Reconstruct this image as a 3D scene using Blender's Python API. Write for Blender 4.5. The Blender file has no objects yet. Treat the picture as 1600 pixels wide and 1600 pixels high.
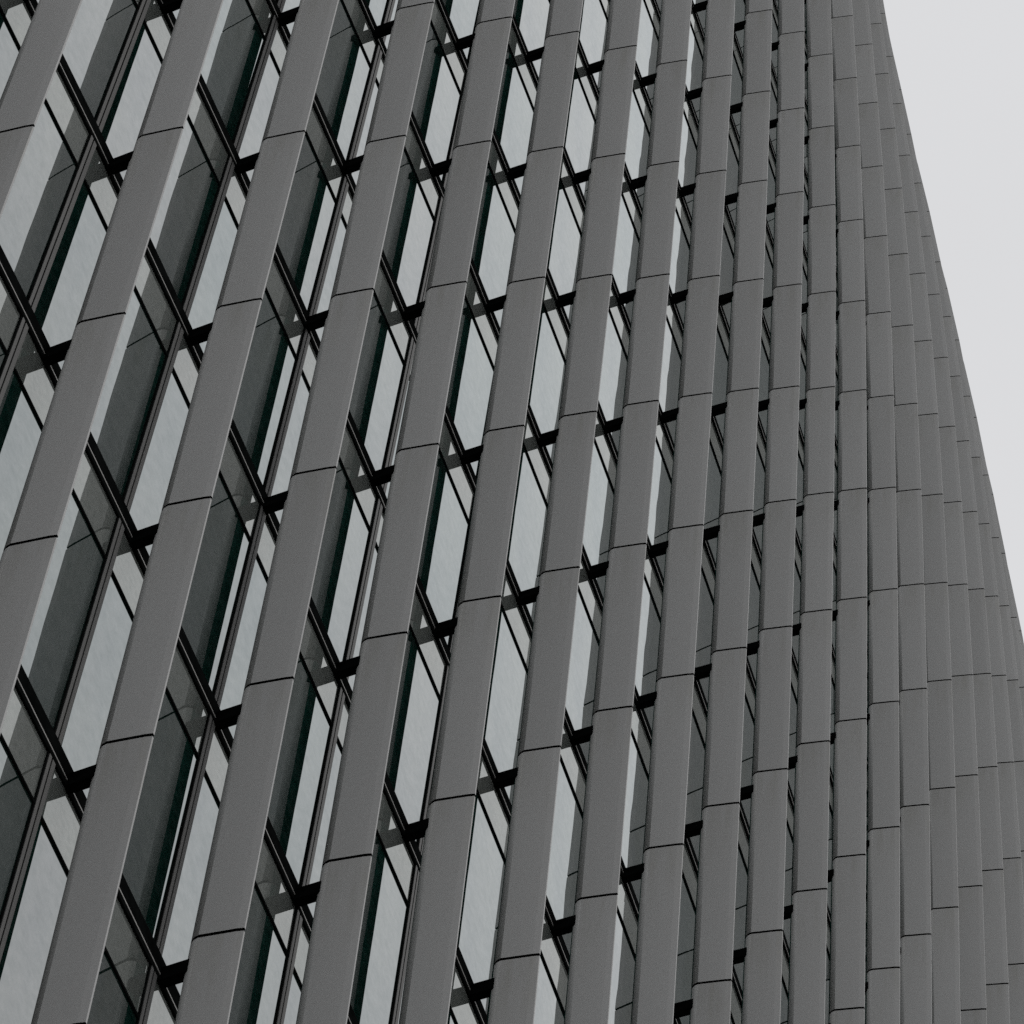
import bpy, math
import numpy as np
from mathutils import Matrix

# ------------------------------------------------------------------ camera, sky, sun, exposure
scene = bpy.context.scene
EYE = np.array([0.0, 0.0, 1.6])
cam_data = bpy.data.cameras.new("camera")
cam_data.sensor_fit = 'HORIZONTAL'
cam_data.sensor_width = 36.0
cam_data.lens = 36.0 * 9650.49 / 1600.0
cam_data.clip_start = 0.5
cam_data.clip_end = 6000.0
cam = bpy.data.objects.new("camera", cam_data)
scene.collection.objects.link(cam)
RIGHT = (0.998525, 0.0, 0.054302)
UP = (-0.021498, -0.918293, 0.395317)
BACK = (0.049865, -0.395901, -0.916938)
cam.matrix_world = Matrix(((RIGHT[0], UP[0], BACK[0], EYE[0]),
                           (RIGHT[1], UP[1], BACK[1], EYE[1]),
                           (RIGHT[2], UP[2], BACK[2], EYE[2]),
                           (0, 0, 0, 1)))
scene.camera = cam

SUN_ELEV, SUN_ROT = math.radians(42), math.radians(98)
world = bpy.data.worlds.new("World")
scene.world = world
world.use_nodes = True
wn, wl = world.node_tree.nodes, world.node_tree.links
wn.clear()
sky = wn.new('ShaderNodeTexSky')
sky.sky_type = 'NISHITA'
sky.sun_disc = False
sky.sun_elevation = SUN_ELEV
sky.sun_rotation = SUN_ROT
sky.air_density = 1.0
sky.dust_density = 6.0
grey = wn.new('ShaderNodeHueSaturation'); grey.inputs['Saturation'].default_value = 0.1
deck = wn.new('ShaderNodeMix'); deck.data_type = 'RGBA'
deck.inputs['Factor'].default_value = 0.9                      # closed cloud deck over the clear-sky model
deck.inputs['B'].default_value = (7.55, 7.6, 7.75, 1)
bg = wn.new('ShaderNodeBackground'); bg.inputs['Strength'].default_value = 0.10
wo = wn.new('ShaderNodeOutputWorld')
wl.new(sky.outputs['Color'], grey.inputs['Color'])
wl.new(grey.outputs['Color'], deck.inputs['A'])
wtc = wn.new('ShaderNodeTexCoord'); cl = wn.new('ShaderNodeTexNoise')
cl.inputs['Scale'].default_value = 9.0; cl.inputs['Detail'].default_value = 6.0
cr = wn.new('ShaderNodeMapRange'); cr.inputs['To Min'].default_value = 0.955; cr.inputs['To Max'].default_value = 1.045
cm = wn.new('ShaderNodeVectorMath'); cm.operation = 'SCALE'      # faint unevenness of the cloud deck, all round
wl.new(wtc.outputs['Generated'], cl.inputs['Vector']); wl.new(cl.outputs['Fac'], cr.inputs['Value'])
wl.new(deck.outputs['Result'], cm.inputs[0]); wl.new(cr.outputs['Result'], cm.inputs['Scale'])
wl.new(cm.outputs['Vector'], bg.inputs['Color'])
wl.new(bg.outputs['Background'], wo.inputs['Surface'])

sun_data = bpy.data.lights.new("sun", 'SUN')
sun_data.energy = 0.5
sun_data.angle = math.radians(25)
sun_data.color = (1.0, 0.98, 0.95)
sun = bpy.data.objects.new("sun", sun_data)
scene.collection.objects.link(sun)
sun.rotation_euler = (math.pi / 2 - SUN_ELEV, 0, math.pi - SUN_ROT)

vs = scene.view_settings
vs.view_transform = 'Standard'
vs.look = 'None'
vs.exposure = 0.0
vs.gamma = 1.0
vs.use_curve_mapping = False
scene.render.engine = 'CYCLES'
scene.cycles.max_bounces = 6
scene.cycles.sample_clamp_indirect = 2.0
scene.cycles.use_denoising = False

# ------------------------------------------------------------------ the facade surface
# The outer edges of the fins lie on one smooth sheet, in metres: fin number i (1.5 m apart), floor joint c
# (3.65 m apart, counted downwards).  The curtain wall stands 0.58 m behind it.
M = 1.5                                  # metres in one fin spacing
FLOOR = 2.432                            # floor height in fin spacings
COEF = np.array([
    (-0.30288, 28.49001, 75.11701),
    (0.13116, -0.96132, -36.66256),
    (-0.41729, 1.00767, 0.24321),
    (0.39955, 0.44256, -0.00839),
    (0.36339, 0.60464, 0.12495),
    (-0.64652, 0.08139, 0.07837),
    (4.56749, 13.91717, -0.21341),
    (-0.33121, -0.47744, 0.75963),
    (0.38339, 1.54855, -0.12492),
    (1.25285, 1.30550, 0.47752),
    (-2.86047, 0.00703, 0.19166),
    (-0.57326, 0.06140, -0.12808),
    (0.22625, 0.64565, 0.29524),
    (1.03592, 1.05013, 0.22436),
    (-4.78727, 0.04227, 0.04888),
    (0.08389, 0.16093, 0.01934),
    (0.42723, 0.45505, -0.16071),
    (-3.53145, -0.04277, 0.14127),
    (-0.03870, 0.07311, -0.07515),
    (-0.96927, -0.02140, 0.15025),
    (0.00531, -0.01732, 0.05538)
])
EXPO = [(a, b) for a in range(6) for b in range(6 - a)]

def basis(i, c):
    s = (i - 11.0) / 10.0
    t = (c + 10.0) / 10.0
    return np.array([s ** a * t ** b for a, b in EXPO])

def frame(i, c):
    e = 0.01
    p = basis(i, c) @ COEF
    a = (basis(i, c - e) - basis(i, c + e)) @ COEF
    b = (basis(i + e, c) - basis(i - e, c)) @ COEF
    a /= np.linalg.norm(a)
    n = np.cross(b, a)
    n /= np.linalg.norm(n)
    b = np.cross(a, n)
    return p, a, b, n

_cache = {}
def at(i, c, a=0.0, b=0.0, n=0.0):
    """point offset from joint (i, c): a up the fin, b along the wall, n out of the wall (fin spacings)"""
    k = (round(i, 5), round(c, 5))
    if k not in _cache:
        _cache[k] = frame(i, c)
    p, A, B, N = _cache[k]
    return p + (A * a + B * b + N * n) * M

R3 = np.array([RIGHT, UP, BACK])
def pixel(p):
    v = R3 @ (p - EYE)
    return 800 + 9650.49 * v[0] / -v[2], 800 - 9650.49 * v[1] / -v[2]

def facing(i, c):
    p, A, B, N = frame(i, c)
    d = p - EYE
    return float(N @ d) / np.linalg.norm(d)

def in_view(i, c, m=130):
    """worth building: this stretch of the wall is in, or close around, the part that can be seen"""
    if i > 24.5 or c < -24.5:
        return False
    x, y = pixel(at(i, c))
    return -m < x < 1600 + m and -m - 160 < y < 1600 + m + 160 and facing(i, c) < 0.05

# ------------------------------------------------------------------ materials
def material(name):
    m = bpy.data.materials.new(name)
    m.use_nodes = True
    m.node_tree.nodes.clear()
    return m, m.node_tree.nodes, m.node_tree.links

def noise(n, l, scale, detail=4, rough=0.6, coord='Object', stretch=None):
    tc = n.new('ShaderNodeTexCoord')
    t = n.new('ShaderNodeTexNoise')
    t.inputs['Scale'].default_value = scale
    t.inputs['Detail'].default_value = detail
    t.inputs['Roughness'].default_value = rough
    if stretch:
        mp = n.new('ShaderNodeMapping'); mp.inputs['Scale'].default_value = stretch
        l.new(tc.outputs[coord], mp.inputs['Vector']); l.new(mp.outputs['Vector'], t.inputs['Vector'])
    else:
        l.new(tc.outputs[coord], t.inputs['Vector'])
    return t

def ramp(n, l, src, c0, c1, p0=0.3, p1=0.7):
    r = n.new('ShaderNodeValToRGB')
    r.color_ramp.elements[0].position = p0; r.color_ramp.elements[0].color = (*c0, 1)
    r.color_ramp.elements[1].position = p1; r.color_ramp.elements[1].color = (*c1, 1)
    l.new(src, r.inputs['Fac'])
    return r.outputs['Color']

def painted(name, base, rough, spread=0.04, scale=1.2, spec=0.4, grain=0.0, per_object=0.0, streak=True, stain=0.0):
    m, n, l = material(name)
    out = n.new('ShaderNodeOutputMaterial'); p = n.new('ShaderNodeBsdfPrincipled')
    p.inputs['Roughness'].default_value = rough
    p.inputs['Specular IOR Level'].default_value = spec
    big = noise(n, l, scale, 5, 0.65, stretch=(1, 1, 0.18) if streak else None)
    lo = [v * (1 - spread) for v in base]; hi = [v * (1 + spread) for v in base]
    col = ramp(n, l, big.outputs['Fac'], lo, hi)
    if grain:
        g = noise(n, l, 45, 3, 0.7)
        mx = n.new('ShaderNodeMix'); mx.data_type = 'RGBA'; mx.blend_type = 'MULTIPLY'
        mx.inputs['Factor'].default_value = 1
        l.new(col, mx.inputs['A'])
        l.new(ramp(n, l, g.outputs['Fac'], (1 - grain,) * 3, (1 + grain,) * 3, 0.25, 0.75), mx.inputs['B'])
        col = mx.outputs['Result']
    if per_object:
        oi = n.new('ShaderNodeObjectInfo')
        mx = n.new('ShaderNodeMix'); mx.data_type = 'RGBA'; mx.blend_type = 'MULTIPLY'
        mx.inputs['Factor'].default_value = 1
        l.new(col, mx.inputs['A'])
        l.new(ramp(n, l, oi.outputs['Random'], (1 - per_object,) * 3, (1 + per_object,) * 3, 0, 1), mx.inputs['B'])
        col = mx.outputs['Result']
    if stain:                                           # grime that has washed down from the joint above
        tc = n.new('ShaderNodeTexCoord'); sx = n.new('ShaderNodeSeparateXYZ')
        l.new(tc.outputs['Object'], sx.inputs['Vector'])
        mr = n.new('ShaderNodeMapRange'); mr.interpolation_type = 'SMOOTHSTEP'
        mr.inputs['From Min'].default_value = 0.2; mr.inputs['From Max'].default_value = 1.95
        l.new(sx.outputs['Z'], mr.inputs['Value'])
        st = noise(n, l, 1.0, 5, 0.7, stretch=(11, 11, 0.5))
        oi2 = n.new('ShaderNodeObjectInfo')
        st.noise_dimensions = '4D'
        sc = n.new('ShaderNodeMath'); sc.operation = 'MULTIPLY'; sc.inputs[1].default_value = 37.0
        l.new(oi2.outputs['Random'], sc.inputs[0]); l.new(sc.outputs[0], st.inputs['W'])
        sr = n.new('ShaderNodeMapRange')
        sr.inputs['From Min'].default_value = 0.42; sr.inputs['From Max'].default_value = 0.72
        l.new(st.outputs['Fac'], sr.inputs['Value'])
        mu = n.new('ShaderNodeMath'); mu.operation = 'MULTIPLY'
        l.new(mr.outputs['Result'], mu.inputs[0]); l.new(sr.outputs['Result'], mu.inputs[1])
        mx = n.new('ShaderNodeMix'); mx.data_type = 'RGBA'; mx.blend_type = 'MULTIPLY'
        l.new(mu.outputs[0], mx.inputs['Factor'])
        l.new(col, mx.inputs['A']); mx.inputs['B'].default_value = (1 - stain, 1 - stain * 1.05, 1 - stain * 1.3, 1)
        col = mx.outputs['Result']
    l.new(col, p.inputs['Base Color'])
    l.new(p.outputs['BSDF'], out.inputs['Surface'])
    return m

def matt(name, col):
    m, n, l = material(name)
    out = n.new('ShaderNodeOutputMaterial'); d = n.new('ShaderNodeBsdfDiffuse')
    g = noise(n, l, 6, 4)
    l.new(ramp(n, l, g.outputs['Fac'], [v * 0.6 for v in col], [v * 1.4 for v in col]), d.inputs['Color'])
    l.new(d.outputs['BSDF'], out.inputs['Surface'])
    return m

def glazing(name, body, tint, tint2, reflect, rough, speck, wave, fine):
    """coated glass: a mirror coat over the dark room behind, with a film of dust"""
    m, n, l = material(name)
    out = n.new('ShaderNodeOutputMaterial')
    gl = n.new('ShaderNodeBsdfGlossy'); gl.inputs['Roughness'].default_value = rough
    df = n.new('ShaderNodeBsdfDiffuse')
    mix = n.new('ShaderNodeMixShader')
    dust = noise(n, l, fine, 8, 0.8)
    l.new(ramp(n, l, dust.outputs['Fac'], body, [v + speck for v in body], 0.42, 0.7), df.inputs['Color'])
    # reflectance climbs from reflect[0] looking straight in to reflect[0] + reflect[1] at a glancing angle
    lw = n.new('ShaderNodeLayerWeight'); lw.inputs['Blend'].default_value = 0.5
    pw = n.new('ShaderNodeMath'); pw.operation = 'POWER'; pw.inputs[1].default_value = 2.6
    ma = n.new('ShaderNodeMath'); ma.operation = 'MULTIPLY_ADD'
    ma.inputs[1].default_value = reflect[1]; ma.inputs[2].default_value = reflect[0]
    l.new(lw.outputs['Facing'], pw.inputs[0]); l.new(pw.outputs[0], ma.inputs[0])
    oi = n.new('ShaderNodeObjectInfo')
    l.new(ma.outputs[0], mix.inputs['Fac'])
    film = n.new('ShaderNodeMix'); film.data_type = 'RGBA'; film.blend_type = 'MULTIPLY'
    film.inputs['Factor'].default_value = 1
    l.new(ramp(n, l, oi.outputs['Random'], tint, tint2, 0, 1), film.inputs['A'])
    l.new(ramp(n, l, dust.outputs['Fac'], (0.86, 0.87, 0.87), (1.05, 1.04, 1.04), 0.3, 0.66), film.inputs['B'])
    runs = noise(n, l, 1.0, 4, 0.6, stretch=(2.2, 2.2, 0.35))
    film2 = n.new('ShaderNodeMix'); film2.data_type = 'RGBA'; film2.blend_type = 'MULTIPLY'
    film2.inputs['Factor'].default_value = 1
    l.new(film.outputs['Result'], film2.inputs['A'])
    l.new(ramp(n, l, runs.outputs['Fac'], (0.93, 0.94, 0.95), (1.03, 1.03, 1.02), 0.3, 0.7), film2.inputs['B'])
    l.new(film2.outputs['Result'], gl.inputs['Color'])
    if wave:
        wv = noise(n, l, 0.45, 2, 0.5)
        bp = n.new('ShaderNodeBump'); bp.inputs['Strength'].default_value = wave; bp.inputs['Distance'].default_value = 0.02
        l.new(wv.outputs['Fac'], bp.inputs['Height']); l.new(bp.outputs['Normal'], gl.inputs['Normal'])
    l.new(df.outputs['BSDF'], mix.inputs[1]); l.new(gl.outputs['BSDF'], mix.inputs[2])
    l.new(mix.outputs['Shader'], out.inputs['Surface'])
    return m

MAT = dict(
    fin=painted('fin_grey_coated_metal', (0.432, 0.432, 0.430), 0.8, 0.03, 0.8, 0.12, grain=0.06, per_object=0.045, stain=0.16),
    core=matt('fin_carrier_black', (0.003, 0.003, 0.003)),
    nose_shade=matt('fin_nose_painted_shade', (0.012, 0.075, 0.06)),  # shade between fin nose and glass, put into the colour
    black=matt('frame_black', (0.005, 0.0056, 0.0056)),
    strut=matt('strut_black', (0.003, 0.0034, 0.0034)),
    mull=painted('mullion_dark_grey', (0.10, 0.099, 0.097), 0.6, 0.1, 3, 0.2),
    edge=painted('bare_edge_strip', (0.3, 0.295, 0.285), 0.5, 0.1, 3, 0.3),
    glass=glazing('coated_glass', (0.0015, 0.011, 0.0085), (0.915, 0.972, 0.967), (0.96, 0.985, 0.98), (0.05, 0.94), 0.0, 0.02, 0.10, 9),
    spandrel=glazing('dusty_spandrel_glass', (0.105, 0.115, 0.108), (0.93, 0.955, 0.925), (0.97, 0.985, 0.955), (0.04, 0.80), 0.015, 0.055, 0.10, 16),
    wall=painted('concrete_core', (0.2, 0.2, 0.19), 0.9, 0.15, 0.4),
    ground=painted('stone_paving', (0.13, 0.127, 0.12), 0.9, 0.2, 0.15, streak=False),
)

# ------------------------------------------------------------------ object helpers
def link(name, verts, faces, mat, parent=None, smooth=None, caps=None, dark=()):
    me = bpy.data.meshes.new(name)
    o0 = np.mean(np.array(verts), axis=0)
    me.from_pydata([tuple(np.asarray(v) - o0) for v in verts], [], faces)
    me.materials.append(MAT[mat])
    if caps:                                            # a loft's two end faces come last
        me.materials.append(MAT[caps])
        me.materials.append(MAT['nose_shade'])
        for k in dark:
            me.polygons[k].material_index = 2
        me.polygons[len(faces) - 1].material_index = me.polygons[len(faces) - 2].material_index = 1
    if smooth is not None:
        me.polygons.foreach_set('use_smooth', [bool(smooth(k)) for k in range(len(faces))])
    me.update()
    o = bpy.data.objects.new(name, me)
    scene.collection.objects.link(o)
    if parent is not None:
        o.parent = parent
        o.matrix_parent_inverse = Matrix.Identity(4)
        o.location = o0 - world_loc[parent.name]
    else:
        o.location = o0
    world_loc[o.name] = o0
    return o
world_loc = {}

def loft(rings):
    """closed tube with capped ends from rings of equal length"""
    m = len(rings[0])
    v = [p for r in rings for p in r]
    f = []
    for k in range(len(rings) - 1):
        for j in range(m):
            f.append((k * m + j, k * m + (j + 1) % m, (k + 1) * m + (j + 1) % m, (k + 1) * m + j))
    f.append(tuple(range(m - 1, -1, -1)))
    f.append(tuple((len(rings) - 1) * m + j for j in range(m)))
    return v, f

# ------------------------------------------------------------------ ground
G = 3000.0
g = link('ground', [(-G, -G, 0), (G, -G, 0), (G, G, 0), (-G, G, 0)], [(0, 1, 2, 3)], 'ground')
g['kind'] = 'structure'

# ------------------------------------------------------------------ the tower
p0, A0, B0, N0 = frame(3, 0)
base = at(3, 0, n=-3.0)
tower = bpy.data.objects.new('office_tower', None)
scene.collection.objects.link(tower)
tower.location = (base[0], base[1], 0)
world_loc['office_tower'] = np.array([base[0], base[1], 0.0])
tower['label'] = 'curved glass office tower behind closely spaced grey vertical metal fins'
tower['category'] = 'office tower'

GLASS_N = -0.385          # the glass plane, in fin spacings behind the fins' outer edge

# --- fins: a black carrier with one grey panel a floor
NOSE = (-0.2089, 0.025, 0.060)
def fin_section(grow=0.0):
    r = NOSE[2] + grow
    s = [(0.0 + grow, -grow), (0.0 + grow, 0.012 + grow)]
    for k in range(0, 9):
        t = math.pi / 2 + math.pi * k / 8
        s.append((NOSE[0] + r * math.cos(t), NOSE[1] + r * math.sin(t)))
    s.append((-0.036, -0.0085 - grow))
    return s
SEC = fin_section()
CORE_SEC = [(-0.012, 0.005), (-0.012, 0.008)] + [
    (NOSE[0] + (NOSE[2] - 0.012) * math.cos(math.pi / 2 + math.pi * k / 8),
     NOSE[1] + (NOSE[2] - 0.012) * math.sin(math.pi / 2 + math.pi * k / 8)) for k in range(9)]
GAP = 0.0135

def section_ring(i, c, sec, a=0.0):
    return [at(i, c, a, b, n) for n, b in sec]

fins = {}
for i in range(0, 25):
    rows = [c for c in range(-24, 5) if in_view(i, c) or in_view(i, c + 1)]
    if not rows:
        continue
    c_top, c_bot = min(rows), max(rows) + 1
    v, f = loft([section_ring(i, c, CORE_SEC) for c in range(c_top, c_bot + 1)])
    fin = link('fin', v, f, 'core', tower)
    fins[i] = fin
    for c in range(c_top, c_bot):
        v, f = loft([section_ring(i, c + 1, SEC, GAP), section_ring(i, c, SEC, -GAP)])
        nsec = len(SEC)
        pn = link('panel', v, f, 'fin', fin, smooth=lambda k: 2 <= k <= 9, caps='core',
                  dark=range(2, 8))         # nose faces towards the glass: their shade is painted in green-black
    for c in range(c_top, c_bot + 1):
        # bracket from the transom out to the fin
        a0, a1, b0, b1 = -0.275, -0.165, -0.026, 0.022
        ring = lambda n: [at(i, c, a0, b0, n), at(i, c, a0, b1, n), at(i, c, a1, b1, n), at(i, c, a1, b0, n)]
        v, f = loft([ring(GLASS_N + 0.01), ring(-0.22)])
        link('strut', v, f, 'strut', fin)

# --- curtain wall: its own grid of mullions, a little wider than the fins' and slightly out of line with them
def mull_i(m, c):
    return m - 0.094 + 0.089 * (m - 3) - 0.0324 * (c + 2) + 0.01 * min(max(m - 4, 0), 3)
TR = 0.225 / FLOOR        # transom's lower edge below the joint, in floors
BAR = 0.735 / FLOOR
def on_glass(s, c, a=0.0, b=0.0, n=0.0):
    return at(s, c, a, b, GLASS_N + n)

def profile(name, pts, mat):
    """sweep of a rectangle: pts is a list of 4-point rings"""
    v, f = loft(pts)
    return link(name, v, f, mat, tower)

cells = []
for m in range(-1, 23):
    for c in range(-24, 5):
        sm = mull_i(m + 0.5, c + 0.5)
        if in_view(sm, c + 0.5, 170):
            cells.append((m, c))
cellset = set(cells)

# mullions: two grey halves with a black groove
for m in range(-1, 24):
    rows = [c for c in range(-24, 5) if (m, c) in cellset or (m - 1, c) in cellset]
    if not rows:
        continue
    cs = list(range(min(rows), max(rows) + 2))
    def strip(b0, b1, d):
        return [[on_glass(mull_i(m, c + TR), c + TR, 0, b, n) for b, n in ((b0, -0.02), (b1, -0.02), (b1, d), (b0, d))] for c in cs]
    mu = profile('mullion', strip(-0.037, 0.036, 0.007), 'black')
    for b0, b1 in ((-0.026, -0.004), (0.006, 0.034)):
        v, f = loft(strip(b0, b1, 0.011))
        link('cover_strip', v, f, 'mull', mu)

# transoms and glazing bars, floor by floor
for c in range(-24, 6):
    ms = [m for m in range(-1, 24) if (m, c) in cellset or (m, c - 1) in cellset]
    if not ms:
        continue
    ss = [mull_i(m, c + TR) for m in range(min(ms), max(ms) + 2)]
    def bar(h0, h1, d, cc):
        return [[on_glass(s, cc, a, 0, n) for a, n in ((h0, -0.02), (h0, d), (h1, d), (h1, -0.02))] for s in ss]
    tr = profile('transom', bar(-0.042, 0.138, 0.012, c + TR), 'black')
    v, f = loft(bar(-0.005, 0.005, 0.015, c + TR))
    link('drip_edge', v, f, 'edge', tr)
    profile('glazing_bar', bar(0.0, 0.022, 0.008, c + BAR), 'black')

# panes: one tall pane and one shallow spandrel pane in every cell
def pane(name, m, c0, c1, mat):
    q = []
    for n in (0.0, -0.018):
        for cc, mm in ((c1, m), (c1, m + 1), (c0, m + 1), (c0, m)):
            q.append(on_glass(mull_i(mm, cc), cc, n=n))
    f = [(0, 1, 2, 3), (7, 6, 5, 4), (0, 4, 5, 1), (1, 5, 6, 2), (2, 6, 7, 3), (3, 7, 4, 0)]
    return link(name, q, f, mat, tower)
for m, c in cells:
    pane('spandrel_pane', m, c + TR, c + BAR, 'spandrel')
    pane('window_pane', m, c + BAR, c + 1 + TR, 'glass')

print('panes', len(cells), 'fins', len(fins))

# --- the body of the tower behind the curtain wall, down to the ground
ss = np.arange(-1, 25.1, 1.0)
def tame(i, c):
    return at(min(max(i, 0), 24), c, n=-1.2)
front_top = []; front_bot = []; verts = []; faces = []
cols = []
for s in range(0, 25):
    rows = [c for m, c in cells if abs(mull_i(m + 0.5, c + 0.5) - s) < 1.2]
    if not rows:
        continue
    cols.append((s, min(rows), max(rows) + 1))
depth = -N0 * 14.0
for k, (s, ct, cb) in enumerate(cols):
    hi, lo = at(s, ct, n=-1.3), at(s, cb, n=-1.3)
    gr = np.array([lo[0], lo[1], 0.0])
    col = [hi, lo, gr]
    verts += col + [p + np.array([depth[0], depth[1], 0]) for p in col]
nc = len(cols)
for k in range(nc - 1):
    a, b = 6 * k, 6 * (k + 1)
    for j in (0, 1):
        faces += [(a + j, b + j, b + j + 1, a + j + 1), (a + 3 + j, a + 4 + j, b + 4 + j, b + 3 + j)]
    faces += [(a, a + 3, b + 3, b), (a + 2, b + 2, b + 5, a + 5)]
for k in (0, nc - 1):
    a = 6 * k
    for j in (0, 1):
        faces.append((a + j, a + j + 1, a + j + 4, a + j + 3))
link('tower_core', verts, faces, 'wall', tower)
